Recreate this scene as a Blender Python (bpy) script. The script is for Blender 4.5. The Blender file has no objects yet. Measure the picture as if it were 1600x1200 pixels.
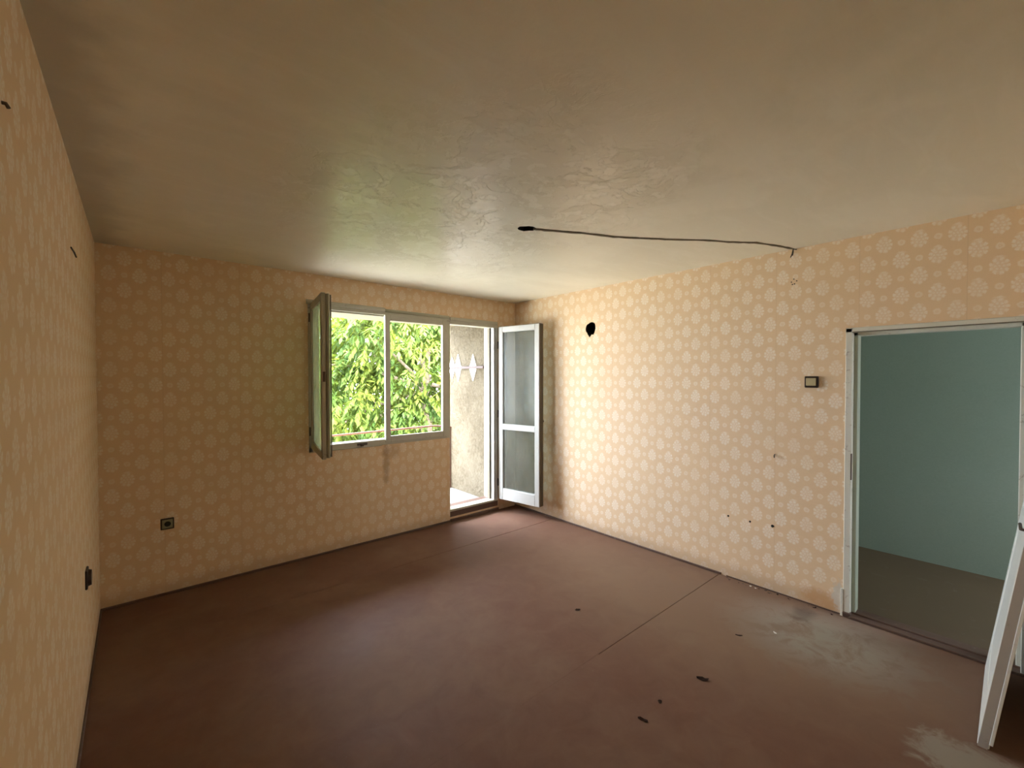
import bpy, bmesh, math, random
import numpy as np
from mathutils import Vector, Matrix, Euler

random.seed(7)
S = bpy.context.scene
COL = S.collection
PI = math.pi

# ------------------------------------------------------------------ camera
cam_d = bpy.data.cameras.new('camera')
cam = bpy.data.objects.new('camera', cam_d)
COL.objects.link(cam)
cam_d.sensor_fit = 'HORIZONTAL'
cam_d.sensor_width = 36.0
cam_d.lens = 36.0 * 680.08 / 1600.0
cam_d.clip_start = 0.01
cam_d.clip_end = 200
_F = Vector((0.65375557, 0.75653406, -0.01612071))
_R = Vector((0.75661994, -0.65385395, -0.00113422))
_U = Vector((0.01139867, 0.01145575, 0.99986941))
_m = Matrix(((_R.x, _U.x, -_F.x), (_R.y, _U.y, -_F.y), (_R.z, _U.z, -_F.z)))
cam.matrix_world = Matrix.Translation((-3.6939, -4.2143, 1.6562)) @ _m.to_4x4()
S.camera = cam

# ------------------------------------------------------------------ sky, sun, exposure
SKY = 4.6   # zenith luminance; standard overcast sky, three times darker at the horizon
wd = bpy.data.worlds.new('sky')
S.world = wd
wd.use_nodes = True
_bg = wd.node_tree.nodes['Background']
_bg.inputs['Color'].default_value = (0.90, 0.98, 1.12, 1)
_wt = wd.node_tree
_tc = _wt.nodes.new('ShaderNodeTexCoord')
_sx = _wt.nodes.new('ShaderNodeSeparateXYZ')
_mr = _wt.nodes.new('ShaderNodeMapRange')
_wt.links.new(_tc.outputs['Generated'], _sx.inputs[0])
_wt.links.new(_sx.outputs[2], _mr.inputs[0])
_mr.inputs[3].default_value = SKY / 3.0
_mr.inputs[4].default_value = SKY
_wt.links.new(_mr.outputs[0], _bg.inputs['Strength'])

sun_d = bpy.data.lights.new('sun', 'SUN')
sun_d.energy = 3.5
sun_d.angle = math.radians(2)
sun_d.color = (1.0, 0.95, 0.84)
sun = bpy.data.objects.new('sun', sun_d)
COL.objects.link(sun)
sun.rotation_euler = Vector((0.30, 0.62, -0.72)).to_track_quat('-Z', 'Y').to_euler()

def portal(name, loc, sx, sz, facing):
    d = bpy.data.lights.new(name, 'AREA')
    d.shape = 'RECTANGLE'
    d.size, d.size_y = sx, sz
    d.cycles.is_portal = True
    o = bpy.data.objects.new(name, d)
    COL.objects.link(o)
    o.location = loc
    o.rotation_euler = Vector(facing).to_track_quat('-Z', 'Z').to_euler()
portal('window_portal', (-1.765, 0.30, 1.65), 1.56, 1.38, (0, -1, 0))
portal('balcony_door_portal', (-0.64, 0.30, 1.2), 0.72, 2.3, (0, -1, 0))
portal('hall_portal', (0.975, -6.02, 1.40), 0.65, 0.80, (0, 1, 0))

S.view_settings.view_transform = 'Standard'
S.view_settings.look = 'None'
S.view_settings.gamma = 1.0
S.view_settings.use_curve_mapping = False
S.view_settings.exposure = 3.70
S.cycles.max_bounces = 10
S.cycles.diffuse_bounces = 8
S.cycles.glossy_bounces = 4
S.cycles.transmission_bounces = 6
S.cycles.transparent_max_bounces = 12
S.cycles.sample_clamp_indirect = 8

# ------------------------------------------------------------------ node helper
class NT:
    def __init__(s, name):
        s.mat = bpy.data.materials.new(name)
        s.mat.use_nodes = True
        s.t = s.mat.node_tree
        s.t.nodes.clear()
        s.out = s.t.nodes.new('ShaderNodeOutputMaterial')
    def n(s, kind, **kw):
        nd = s.t.nodes.new(kind)
        for k, v in kw.items():
            setattr(nd, k, v)
        return nd
    def put(s, sock, v):
        if isinstance(v, bpy.types.NodeSocket):
            s.t.links.new(v, sock)
        elif isinstance(v, (tuple, list)):
            sock.default_value = tuple(v) if len(v) == len(sock.default_value) else tuple(v) + (1,)
        else:
            sock.default_value = v
    def m(s, op, a, b=None, c=None, clamp=False):
        nd = s.n('ShaderNodeMath', operation=op, use_clamp=clamp)
        for i, v in enumerate((a, b, c)):
            if v is not None:
                s.put(nd.inputs[i], v)
        return nd.outputs[0]
    def add(s, a, b): return s.m('ADD', a, b)
    def sub(s, a, b): return s.m('SUBTRACT', a, b)
    def mul(s, a, b): return s.m('MULTIPLY', a, b)
    def div(s, a, b): return s.m('DIVIDE', a, b)
    def length(s, a, b): return s.m('SQRT', s.add(s.mul(a, a), s.mul(b, b)))
    def ramp(s, v, lo, hi, a=0.0, b=1.0):
        nd = s.n('ShaderNodeMapRange', interpolation_type='SMOOTHSTEP')
        s.put(nd.inputs[0], v)
        for i, q in enumerate((lo, hi, a, b)):
            s.put(nd.inputs[1 + i], q)
        return nd.outputs[0]
    def pos(s):
        return s.n('ShaderNodeNewGeometry').outputs['Position']
    def sep(s, v):
        nd = s.n('ShaderNodeSeparateXYZ')
        s.put(nd.inputs[0], v)
        return nd.outputs[0], nd.outputs[1], nd.outputs[2]
    def scale(s, v, k):
        nd = s.n('ShaderNodeVectorMath', operation='MULTIPLY')
        s.put(nd.inputs[0], v)
        s.put(nd.inputs[1], k)
        return nd.outputs[0]
    def noise(s, v, sc, det=4.0, rough=0.55, dist=0.0):
        nd = s.n('ShaderNodeTexNoise')
        s.put(nd.inputs['Vector'], v)
        nd.inputs['Scale'].default_value = sc
        nd.inputs['Detail'].default_value = det
        nd.inputs['Roughness'].default_value = rough
        nd.inputs['Distortion'].default_value = dist
        return nd.outputs['Fac']
    def voro(s, v, sc):
        nd = s.n('ShaderNodeTexVoronoi')
        s.put(nd.inputs['Vector'], v)
        nd.inputs['Scale'].default_value = sc
        return nd.outputs['Distance']
    def mix(s, f, a, b):
        nd = s.n('ShaderNodeMix', data_type='RGBA')
        s.put(nd.inputs[0], f)
        s.put(nd.inputs[6], a)
        s.put(nd.inputs[7], b)
        return nd.outputs[2]
    def bump(s, h, strength=0.3, dist=0.01, normal=None):
        nd = s.n('ShaderNodeBump')
        nd.inputs['Strength'].default_value = strength
        nd.inputs['Distance'].default_value = dist
        s.put(nd.inputs['Height'], h)
        if normal is not None:
            s.put(nd.inputs['Normal'], normal)
        return nd.outputs[0]
    def bsdf(s, color, rough=0.6, normal=None, spec=0.5, metal=0.0):
        nd = s.n('ShaderNodeBsdfPrincipled')
        s.put(nd.inputs['Base Color'], color)
        s.put(nd.inputs['Roughness'], rough)
        s.put(nd.inputs['Specular IOR Level'], spec)
        nd.inputs['Metallic'].default_value = metal
        if normal is not None:
            s.put(nd.inputs['Normal'], normal)
        return nd.outputs[0]
    def done(s, shader):
        s.t.links.new(shader, s.out.inputs[0])
        return s.mat
    def blob(s, a, b, ca, cb, ra, rb, wob, lo=0.55, hi=1.1):
        """soft irregular patch in the plane of coordinates a, b"""
        r = s.length(s.div(s.sub(a, ca), ra), s.div(s.sub(b, cb), rb))
        r = s.add(r, s.mul(s.sub(wob, 0.5), 1.5))
        return s.ramp(r, lo, hi, 1.0, 0.0)

# ------------------------------------------------------------------ materials
def wallpaper(name, axis):
    t = NT(name)
    P = t.pos()
    x, y, z = t.sep(P)
    u = t.mul(y, -1.0) if axis == 'y' else t.add(x, 0.02)
    v = z
    wob = t.noise(P, 85, 2)
    uu = t.add(u, t.mul(t.sub(wob, 0.5), 0.014))
    vv0 = t.add(v, t.mul(t.sub(t.noise(P, 78, 2), 0.5), 0.014))
    A, B = 0.0838, 0.2280
    ca = t.div(uu, A)
    col = t.m('FLOOR', ca)
    fu = t.mul(t.sub(t.sub(ca, col), 0.5), A)
    odd = t.m('FLOORED_MODULO', col, 2.0)
    cb = t.add(t.div(vv0, B), t.mul(odd, 0.5))
    fv = t.mul(t.sub(t.sub(cb, t.m('FLOOR', cb)), 0.5), B)
    # bouquet: scalloped oval with a pointed crown, filled with scrolls
    th = t.m('ARCTAN2', fv, fu)
    a = t.div(fu, 0.0435)
    b = t.div(fv, 0.0510)
    r = t.length(a, b)
    tip = t.mul(t.m('POWER', t.m('MAXIMUM', t.m('SINE', th), 0.0), 16.0), 0.30)
    tail = t.mul(t.m('POWER', t.m('MAXIMUM', t.mul(t.m('SINE', th), -1.0), 0.0), 10.0), 0.10)
    edge = t.add(t.add(0.90, t.mul(t.m('COSINE', t.mul(th, 9.0)), 0.08)), t.add(tip, tail))
    fill = t.ramp(t.sub(edge, r), -0.04, 0.10, 0.0, 0.42)
    outer = t.mul(t.ramp(t.m('ABSOLUTE', t.sub(r, 0.76)), 0.12, 0.25, 1.0, 0.0), t.ramp(t.m('COSINE', t.mul(th, 9.0)), -0.8, 0.1))
    inner = t.mul(t.ramp(t.m('ABSOLUTE', t.sub(r, 0.38)), 0.08, 0.18, 1.0, 0.0), t.ramp(t.m('COSINE', t.add(t.mul(th, 6.0), 0.5)), -0.7, 0.2))
    eye = t.ramp(r, 0.06, 0.18, 1.0, 0.0)
    crown = t.mul(t.ramp(t.m('ABSOLUTE', t.sub(r, 1.05)), 0.05, 0.16, 1.0, 0.0), t.m('MULTIPLY', tip, 3.0, clamp=True))
    flower = t.m('MAXIMUM', t.m('MAXIMUM', fill, outer), t.m('MAXIMUM', t.m('MAXIMUM', inner, eye), crown))
    fine = t.ramp(t.voro(P, 150), 0.15, 0.55, 1.0, 0.70)
    flower = t.mul(flower, fine)
    # small wreath half-way between two bouquets
    d2 = t.length(fu, t.sub(t.m('ABSOLUTE', fv), B / 2))
    ring = t.ramp(t.m('ABSOLUTE', t.sub(d2, 0.0125)), 0.003, 0.008, 0.55, 0.0)
    core = t.ramp(d2, 0.002, 0.006, 0.5, 0.0)
    motif = t.m('MAXIMUM', flower, t.m('MAXIMUM', ring, core))
    # rubbed-off print in places
    wear = t.ramp(t.noise(P, 2.2, 4, 0.6), 0.34, 0.60, 0.62, 1.0)
    motif = t.mul(motif, wear)
    # lengths of paper 0.503 m wide: fine joint
    cj = t.div(u, A * 6)
    fj = t.m('ABSOLUTE', t.mul(t.sub(t.sub(cj, t.m('FLOOR', cj)), 0.5), A * 6))
    joint = t.ramp(t.m('ABSOLUTE', t.sub(fj, A * 3 * 0.999)), 0.0005, 0.003, 1.0, 0.0)
    weave = t.noise(t.scale(P, (260, 260, 40)), 1.0, 2)
    big = t.noise(P, 1.3, 5, 0.6)
    ground = t.mix(big, (0.75, 0.55, 0.34), (0.80, 0.61, 0.395))
    ground = t.mix(t.mul(weave, 0.25), ground, (0.66, 0.47, 0.29))
    c = t.mix(t.mul(motif, 0.80), ground, (0.89, 0.83, 0.74))
    c = t.mix(t.mul(joint, 0.20), c, (0.50, 0.34, 0.22))
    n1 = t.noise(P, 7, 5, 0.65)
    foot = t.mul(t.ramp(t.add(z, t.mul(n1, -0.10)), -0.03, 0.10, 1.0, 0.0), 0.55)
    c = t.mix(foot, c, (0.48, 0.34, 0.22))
    if axis == 'y':
        rust = t.blob(y, z, -3.32, 0.06, 0.16, 0.09, n1, 0.4, 1.1)
        c = t.mix(t.mul(rust, 0.6), c, (0.52, 0.27, 0.10))
        torn = t.blob(y, z, -3.42, 0.12, 0.045, 0.14, t.noise(P, 25, 3), 0.5, 0.9)
        c = t.mix(t.mul(torn, 0.75), c, (0.60, 0.57, 0.50))
    elif name == 'wallpaper_window_wall':
        drip = t.blob(x, z, -1.76, 0.78, 0.045, 0.26, t.noise(P, 14, 4), 0.3, 1.2)
        c = t.mix(t.mul(drip, 0.55), c, (0.36, 0.22, 0.12))
        drip2 = t.blob(x, z, -1.70, 0.88, 0.12, 0.10, n1, 0.3, 1.1)
        c = t.mix(t.mul(drip2, 0.35), c, (0.36, 0.22, 0.12))
    h = t.add(t.mul(motif, 0.35), t.add(t.mul(weave, 0.25), t.mul(joint, 0.4)))
    nb = t.bump(h, 0.22, 0.002)
    nb = t.bump(t.noise(P, 9, 3), 0.25, 0.012, nb)
    return t.done(t.bsdf(c, 0.78, nb, 0.25))

def ceiling_mat():
    t = NT('ceiling_limewash')
    P = t.pos()
    x, y, z = t.sep(P)
    patch = t.noise(P, 0.9, 5, 0.6, 0.5)
    m = t.ramp(patch, 0.44, 0.56)
    fine = t.noise(P, 30, 6, 0.7)
    streak = t.noise(t.scale(P, (2.2, 9.0, 1.0)), 1.0, 5, 0.65, 0.8)
    c = t.mix(m, (0.78, 0.74, 0.62), (0.83, 0.79, 0.67))
    c = t.mix(t.mul(t.ramp(streak, 0.45, 0.7), 0.35), c, (0.87, 0.84, 0.74))
    # darker band on the ceiling along the left wall
    dark_tone = t.ramp(t.add(t.add(x, 3.903), t.mul(t.noise(P, 5, 4), -0.22)), -0.08, 0.14, 1.0, 0.0)
    c = t.mix(t.mul(dark_tone, 0.45), c, (0.20, 0.16, 0.11))
    # rough filler where the plaster was patched, in front of the window
    q = t.noise(P, 3.4, 8, 0.66, 0.5)
    q2 = t.noise(P, 12.0, 7, 0.66, 0.4)
    area = t.blob(x, y, -2.10, -1.85, 0.95, 1.6, patch, 0.5, 1.2)
    flake = t.mul(t.ramp(q, 0.500, 0.530), area)
    fleck = t.mul(t.ramp(q2, 0.535, 0.560), area)
    c = t.mix(t.mul(flake, 0.38), c, (0.62, 0.57, 0.44))
    c = t.mix(t.mul(fleck, 0.65), c, (0.90, 0.87, 0.77))
    h = t.add(t.mul(fine, 0.45), t.add(t.mul(streak, 0.6), t.add(t.mul(flake, 2.0), t.mul(fleck, 1.3))))
    nb = t.bump(h, 0.42, 0.004)
    nb = t.bump(t.noise(P, 3.0, 4), 0.30, 0.02, nb)
    gloss = t.blob(x, y, -2.05, -1.6, 1.0, 1.7, patch, 0.4, 1.3)
    rough = t.sub(t.add(0.36, t.mul(fine, 0.10)), t.mul(gloss, 0.12))
    return t.done(t.bsdf(c, rough, nb, t.add(0.45, t.mul(gloss, 0.55))))

def floor_mat():
    t = NT('floor_paint_oxblood')
    P = t.pos()
    x, y, z = t.sep(P)
    n1 = t.noise(P, 1.3, 6, 0.62, 0.4)
    n2 = t.noise(P, 6.0, 6, 0.65, 0.6)
    n3 = t.noise(P, 90, 3)
    c = t.mix(n2, (0.130, 0.062, 0.042), (0.165, 0.083, 0.058))
    # dust lies everywhere and more is added on the right to brighten the floor there
    dust = t.ramp(t.add(t.mul(n1, 0.7), t.mul(n2, 0.3)), 0.36, 0.72, 0.05, 0.55)
    dust_lift = t.blob(x, y, -0.60, -2.75, 0.85, 1.7, n1, 0.2, 1.3)
    dust = t.m('MINIMUM', t.add(dust, t.mul(dust_lift, 0.75)), 0.90)
    w1 = t.blob(x, y, -0.45, -3.42, 0.55, 0.66, n2, 0.35, 1.0)
    w2 = t.blob(x, y, -1.02, -4.12, 0.24, 0.30, n2, 0.45, 0.75)
    worn = t.m('MAXIMUM', t.mul(w1, t.ramp(n2, 0.35, 0.62, 0.25, 1.0)), w2)
    c = t.mix(dust, c, (0.232, 0.155, 0.106))
    c = t.mix(t.mul(worn, 0.8), c, (0.31, 0.285, 0.235))
    dark = t.blob(x, y, -0.20, -3.27, 0.17, 0.10, n2, 0.2, 1.0)
    c = t.mix(t.mul(dark, 0.5), c, (0.09, 0.065, 0.05))
    grit = t.ramp(t.voro(P, 38), 0.02, 0.07, 1.0, 0.0)
    grit = t.mul(grit, t.ramp(t.noise(P, 11, 2), 0.55, 0.65))
    c = t.mix(t.mul(grit, 0.6), c, (0.42, 0.36, 0.28))
    rough = t.add(0.48, t.add(t.mul(dust, 0.34), t.mul(worn, 0.35)))
    rough = t.add(rough, t.mul(n3, 0.06))
    h = t.add(t.mul(n2, 0.7), t.mul(n3, 0.08))
    nb = t.bump(h, 0.30, 0.004)
    nb = t.bump(t.noise(P, 2.0, 2), 0.3, 0.01, nb)
    return t.done(t.bsdf(c, rough, nb, 0.11))

def paint(name, c1, c2, rough=0.45, chip=None, scale=9.0, amount=0.5, spec=0.45):
    t = NT(name)
    P = t.pos()
    n1 = t.noise(P, scale, 5, 0.6)
    c = t.mix(n1, c1, c2)
    h = t.noise(P, 70, 4)
    if chip:
        k = t.ramp(t.noise(P, scale * 3.1, 6, 0.7, 0.5), 0.60, 0.66)
        c = t.mix(t.mul(k, amount), c, chip)
        h = t.sub(h, k)
    return t.done(t.bsdf(c, rough, t.bump(h, 0.2, 0.002), spec))

def stucco(name, c1, c2, rough_scale=26, strength=0.9, dist=0.012):
    t = NT(name)
    P = t.pos()
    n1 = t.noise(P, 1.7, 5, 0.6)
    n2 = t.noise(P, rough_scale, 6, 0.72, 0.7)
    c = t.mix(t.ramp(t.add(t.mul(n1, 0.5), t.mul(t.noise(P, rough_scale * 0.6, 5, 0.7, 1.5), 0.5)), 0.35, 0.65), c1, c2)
    return t.done(t.bsdf(c, 0.85, t.bump(n2, strength, dist), 0.2))

def glass(name, dust_lo, dust_hi, tint=(0.95, 0.98, 0.95), dust_col=(0.62, 0.62, 0.55), trans=0.5, shine=0.9, grough=0.06):
    t = NT(name)
    P = t.pos()
    tr = t.n('ShaderNodeBsdfTransparent')
    t.put(tr.inputs[0], tint)
    gl = t.n('ShaderNodeBsdfGlossy')
    gl.inputs['Roughness'].default_value = grough
    lw = t.n('ShaderNodeFresnel')
    lw.inputs['IOR'].default_value = 1.45
    m1 = t.n('ShaderNodeMixShader')
    t.put(m1.inputs[0], t.m('MULTIPLY', lw.outputs[0], shine))
    t.put(m1.inputs[1], tr.outputs[0])
    t.put(m1.inputs[2], gl.outputs[0])
    df = t.n('ShaderNodeBsdfDiffuse')
    t.put(df.inputs[0], dust_col)
    tl = t.n('ShaderNodeBsdfTranslucent')
    t.put(tl.inputs[0], dust_col)
    m2 = t.n('ShaderNodeMixShader')
    m2.inputs[0].default_value = trans
    t.put(m2.inputs[1], df.outputs[0])
    t.put(m2.inputs[2], tl.outputs[0])
    streak = t.noise(t.scale(P, (9, 9, 0.9)), 1.0, 4, 0.6)
    blot = t.noise(P, 3.0, 4, 0.6)
    d = t.ramp(t.add(t.mul(streak, 0.6), t.mul(blot, 0.4)), 0.36, 0.64, dust_lo, dust_hi)
    m3 = t.n('ShaderNodeMixShader')
    t.put(m3.inputs[0], d)
    t.put(m3.inputs[1], m1.outputs[0])
    t.put(m3.inputs[2], m2.outputs[0])
    return t.done(m3.outputs[0])

def leaf_mat():
    t = NT('leaf_green')
    P = t.pos()
    n = t.noise(P, 1.6, 3, 0.6)
    n2 = t.noise(P, 9.0, 3, 0.6)
    c = t.mix(t.ramp(n, 0.35, 0.65), (0.030, 0.064, 0.011), (0.092, 0.110, 0.010))
    c = t.mix(t.mul(n2, 0.6), c, (0.030, 0.066, 0.020))
    d = t.bsdf(c, 0.6, None, 0.12)
    tl = t.n('ShaderNodeBsdfTranslucent')
    t.put(tl.inputs[0], t.mix(0.5, c, (0.15, 0.17, 0.012)))
    mx = t.n('ShaderNodeMixShader')
    mx.inputs[0].default_value = 0.40
    t.put(mx.inputs[1], d)
    t.put(mx.inputs[2], tl.outputs[0])
    return t.done(mx.outputs[0])

M = {
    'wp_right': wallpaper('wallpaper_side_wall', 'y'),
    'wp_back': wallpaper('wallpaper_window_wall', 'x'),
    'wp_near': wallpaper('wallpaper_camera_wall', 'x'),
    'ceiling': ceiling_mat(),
    'floor': floor_mat(),
    'subfloor': paint('subfloor_dark', (0.05, 0.035, 0.028), (0.07, 0.05, 0.04), 0.8),
    'skirting': paint('skirting_brown', (0.085, 0.048, 0.034), (0.12, 0.07, 0.05), 0.5, (0.2, 0.16, 0.12)),
    'frame': paint('frame_paint_grey_cream', (0.46, 0.44, 0.35), (0.56, 0.54, 0.45), 0.42, (0.30, 0.25, 0.17), 7.0, 0.4),
    'sash_old': paint('sash_paint_olive_cream', (0.36, 0.35, 0.25), (0.46, 0.45, 0.34), 0.45, (0.24, 0.20, 0.13), 7.0, 0.5),
    'white': paint('frame_paint_white', (0.42, 0.42, 0.39), (0.52, 0.52, 0.49), 0.40, (0.42, 0.36, 0.27), 5.0, 0.45),
    'edge': paint('door_edge_olive', (0.115, 0.095, 0.06), (0.16, 0.135, 0.09), 0.6, (0.28, 0.25, 0.18), 12.0, 0.3),
    'jamb': paint('jamb_paint_cream', (0.60, 0.59, 0.50), (0.68, 0.67, 0.59), 0.42, (0.26, 0.20, 0.14), 6.0, 0.5),
    'jamb_green': paint('jamb_paint_green', (0.36, 0.40, 0.31), (0.42, 0.46, 0.37), 0.45, (0.24, 0.20, 0.14), 6.0, 0.3),
    'leafdoor': paint('door_paint_white', (0.74, 0.76, 0.72), (0.80, 0.82, 0.78), 0.35, (0.45, 0.38, 0.28), 4.0, 0.15),
    'leafdoor_edge': paint('door_edge_grey', (0.42, 0.40, 0.37), (0.48, 0.46, 0.42), 0.5, (0.32, 0.27, 0.2), 8.0, 0.3),
    'hall': stucco('hall_paint_teal', (0.30, 0.36, 0.29), (0.33, 0.39, 0.32), 60, 0.15, 0.004),
    'hall_floor': paint('hall_floor_brown', (0.10, 0.066, 0.034), (0.12, 0.082, 0.045), 0.7, (0.16, 0.13, 0.09), 3.0, 0.3),
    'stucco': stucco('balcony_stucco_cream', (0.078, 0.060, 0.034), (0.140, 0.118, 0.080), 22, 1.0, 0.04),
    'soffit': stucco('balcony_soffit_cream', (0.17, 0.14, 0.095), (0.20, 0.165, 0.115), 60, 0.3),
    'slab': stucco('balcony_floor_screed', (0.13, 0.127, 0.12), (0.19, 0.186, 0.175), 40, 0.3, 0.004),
    'facade': stucco('facade_render', (0.60, 0.55, 0.46), (0.66, 0.61, 0.52), 40, 0.5),
    'plaster_white': paint('bare_plaster_white', (0.86, 0.86, 0.84), (0.90, 0.90, 0.88), 0.8),
    'brown_wood': paint('brown_wood_rail', (0.035, 0.015, 0.010), (0.05, 0.022, 0.015), 0.6),
    'rail_red': paint('red_lead_railing', (0.16, 0.065, 0.04), (0.20, 0.09, 0.055), 0.7, (0.25, 0.2, 0.15)),
    'bakelite': paint('bakelite_brown', (0.020, 0.011, 0.006), (0.034, 0.018, 0.010), 0.35),
    'switch_cream': paint('switch_cream', (0.42, 0.36, 0.19), (0.50, 0.43, 0.26), 0.4),
    'socket_grey': paint('socket_grey_green', (0.22, 0.20, 0.12), (0.27, 0.25, 0.16), 0.5),
    'dark_tone': paint('soot_and_hole_black', (0.010, 0.008, 0.006), (0.018, 0.014, 0.010), 0.95),
    'cable': paint('old_cable_grey', (0.12, 0.098, 0.066), (0.19, 0.155, 0.105), 0.8, None, 30),
    'wire_black': paint('wire_dark', (0.03, 0.02, 0.012), (0.05, 0.033, 0.02), 0.6),
    'dry_leaf': paint('dry_leaf_dark', (0.016, 0.007, 0.004), (0.028, 0.013, 0.007), 0.8, spec=0.1),
    'chip_white': paint('plaster_chip', (0.70, 0.68, 0.62), (0.78, 0.76, 0.7), 0.8),
    'iron': paint('rusty_iron', (0.06, 0.045, 0.035), (0.11, 0.075, 0.05), 0.6),
    'metal': NT('handle_metal'),
    'bark': paint('bark_brown', (0.12, 0.085, 0.055), (0.20, 0.15, 0.10), 0.9),
    'leaf': leaf_mat(),
    'yard': paint('ground_pale_bounce', (0.30, 0.285, 0.225), (0.37, 0.345, 0.28), 0.9, None, 1.0),
    'glass_dusty': glass('glass_window_dusty', 0.06, 0.18),
    'glass_clear': glass('glass_outer_sash', 0.04, 0.10, (0.95, 0.98, 0.94), (0.8, 0.84, 0.7), 0.6, 0.15, 0.1),
    'glass_sash': glass('glass_open_sash', 0.22, 0.48, (0.90, 0.96, 0.88), (0.80, 0.86, 0.70), 0.6, 0.15, 0.1),
    'glass_door': glass('glass_balcony_door', 0.14, 0.36, (0.86, 0.90, 0.88), (0.36, 0.345, 0.285), 0.35, 0.24, 0.22),
}
_t = M['metal']
M['metal'] = _t.done(_t.bsdf((0.75, 0.74, 0.70), 0.35, None, 0.5, 0.8))

# ------------------------------------------------------------------ mesh helpers
def link(name, me, mat, parent=None):
    o = bpy.data.objects.new(name, me)
    COL.objects.link(o)
    if mat:
        me.materials.append(M[mat] if isinstance(mat, str) else mat)
    if parent is not None:
        o.parent = parent
    return o

def bm_obj(name, bm, mat, parent=None, smooth=False, bevel=0.0):
    if bevel:
        bmesh.ops.bevel(bm, geom=[e for e in bm.edges if len(e.link_faces) == 2 and e.calc_face_angle(0) > 0.6],
                        offset=bevel, segments=1, affect='EDGES', clamp_overlap=True)
    bmesh.ops.recalc_face_normals(bm, faces=bm.faces)
    if smooth:
        for f in bm.faces:
            f.smooth = True
    me = bpy.data.meshes.new(name)
    bm.to_mesh(me)
    bm.free()
    return link(name, me, mat, parent)

def bx(bm, x0, x1, y0, y1, z0, z1):
    r = bmesh.ops.create_cube(bm, size=1.0)
    bmesh.ops.scale(bm, verts=r['verts'], vec=(abs(x1 - x0), abs(y1 - y0), abs(z1 - z0)))
    bmesh.ops.translate(bm, verts=r['verts'], vec=((x0 + x1) / 2, (y0 + y1) / 2, (z0 + z1) / 2))
    return r['verts']

def box(name, mat, parent, *boxes, bevel=0.003):
    bm = bmesh.new()
    for b in boxes:
        bx(bm, *b)
    return bm_obj(name, bm, mat, parent, bevel=bevel)

def slab(name, mat, outline, holes, to3d, vec, parent=None, mat2=None):
    """flat slab with holes: 2D outline -> filled face -> extruded by vec"""
    bm = bmesh.new()
    edges = []
    for loop in [outline] + holes:
        vs = [bm.verts.new(to3d(a, b)) for a, b in loop]
        for i in range(len(vs)):
            edges.append(bm.edges.new((vs[i], vs[(i + 1) % len(vs)])))
    bmesh.ops.triangle_fill(bm, use_beauty=True, use_dissolve=False, edges=edges)
    ex = bmesh.ops.extrude_face_region(bm, geom=list(bm.faces))
    bmesh.ops.translate(bm, verts=[g for g in ex['geom'] if isinstance(g, bmesh.types.BMVert)], vec=vec)
    o = bm_obj(name, bm, mat, parent)
    if mat2:   # other surface on the reveals of the holes
        o.data.materials.append(M[mat2])
        d = Vector(vec).normalized()
        for f in o.data.polygons:
            if abs(f.normal.dot(d)) < 0.5:
                f.material_index = 1
    return o

def tube(bm, pts, rad, seg=8, flat=1.0):
    pts = [Vector(p) for p in pts]
    rings = []
    for i, p in enumerate(pts):
        d = (pts[min(i + 1, len(pts) - 1)] - pts[max(i - 1, 0)]).normalized()
        up = Vector((0, 0, 1)) if abs(d.z) < 0.9 else Vector((1, 0, 0))
        s = d.cross(up).normalized()
        u = s.cross(d).normalized()
        r = rad[i] if isinstance(rad, (list, tuple)) else rad
        rings.append([bm.verts.new(p + s * (r * math.cos(2 * PI * k / seg)) + u * (r * flat * math.sin(2 * PI * k / seg))) for k in range(seg)])
    for a, b in zip(rings, rings[1:]):
        for k in range(seg):
            bm.faces.new((a[k], a[(k + 1) % seg], b[(k + 1) % seg], b[k]))
    bm.faces.new(rings[0][::-1])
    bm.faces.new(rings[-1])

def empty(name, loc=(0, 0, 0), rot=(0, 0, 0)):
    o = bpy.data.objects.new(name, None)
    COL.objects.link(o)
    o.location = loc
    o.rotation_euler = rot
    o.empty_display_size = 0.1
    return o

def tag(o, label, cat, group=None, kind=None):
    o['label'] = label
    o['category'] = cat
    if group: o['group'] = group
    if kind: o['kind'] = kind
    return o

def struct(o, label, cat):
    return tag(o, label, cat, None, 'structure')

def rect(a0, a1, b0, b1):
    return [(a0, b0), (a1, b0), (a1, b1), (a0, b1)]

# ------------------------------------------------------------------ room shell
H = 2.60
XL = -3.903          # left wall face
YN = -4.435          # wall behind the camera
WT = 0.28            # window wall thickness

struct(slab('wall_back', 'wp_back', [(XL - 0.15, -0.15), (-0.99, -0.15), (-0.99, 0.0), (-0.285, 0.0), (-0.285, -0.15), (0.12, -0.15), (0.12, 2.75), (XL - 0.15, 2.75)],
            [[(-2.505, 0.965), (-1.0, 0.965), (-0.992, 0.962), (-0.99, 0.05), (-0.285, 0.05), (-0.285, 2.335), (-2.505, 2.335)]],
            lambda a, b: (a, 0.0, b), (0, WT, 0), None, 'facade'),
       'wallpapered wall holding the window and balcony door', 'wall')

hole = []
for k in range(18):
    a = 2 * PI * k / 18
    rr = 0.068 + 0.005 * math.sin(3 * a + 1) + random.uniform(-0.003, 0.003)
    hole.append((-1.232 + rr * math.cos(a), 2.172 + rr * 1.06 * math.sin(a)))
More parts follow.
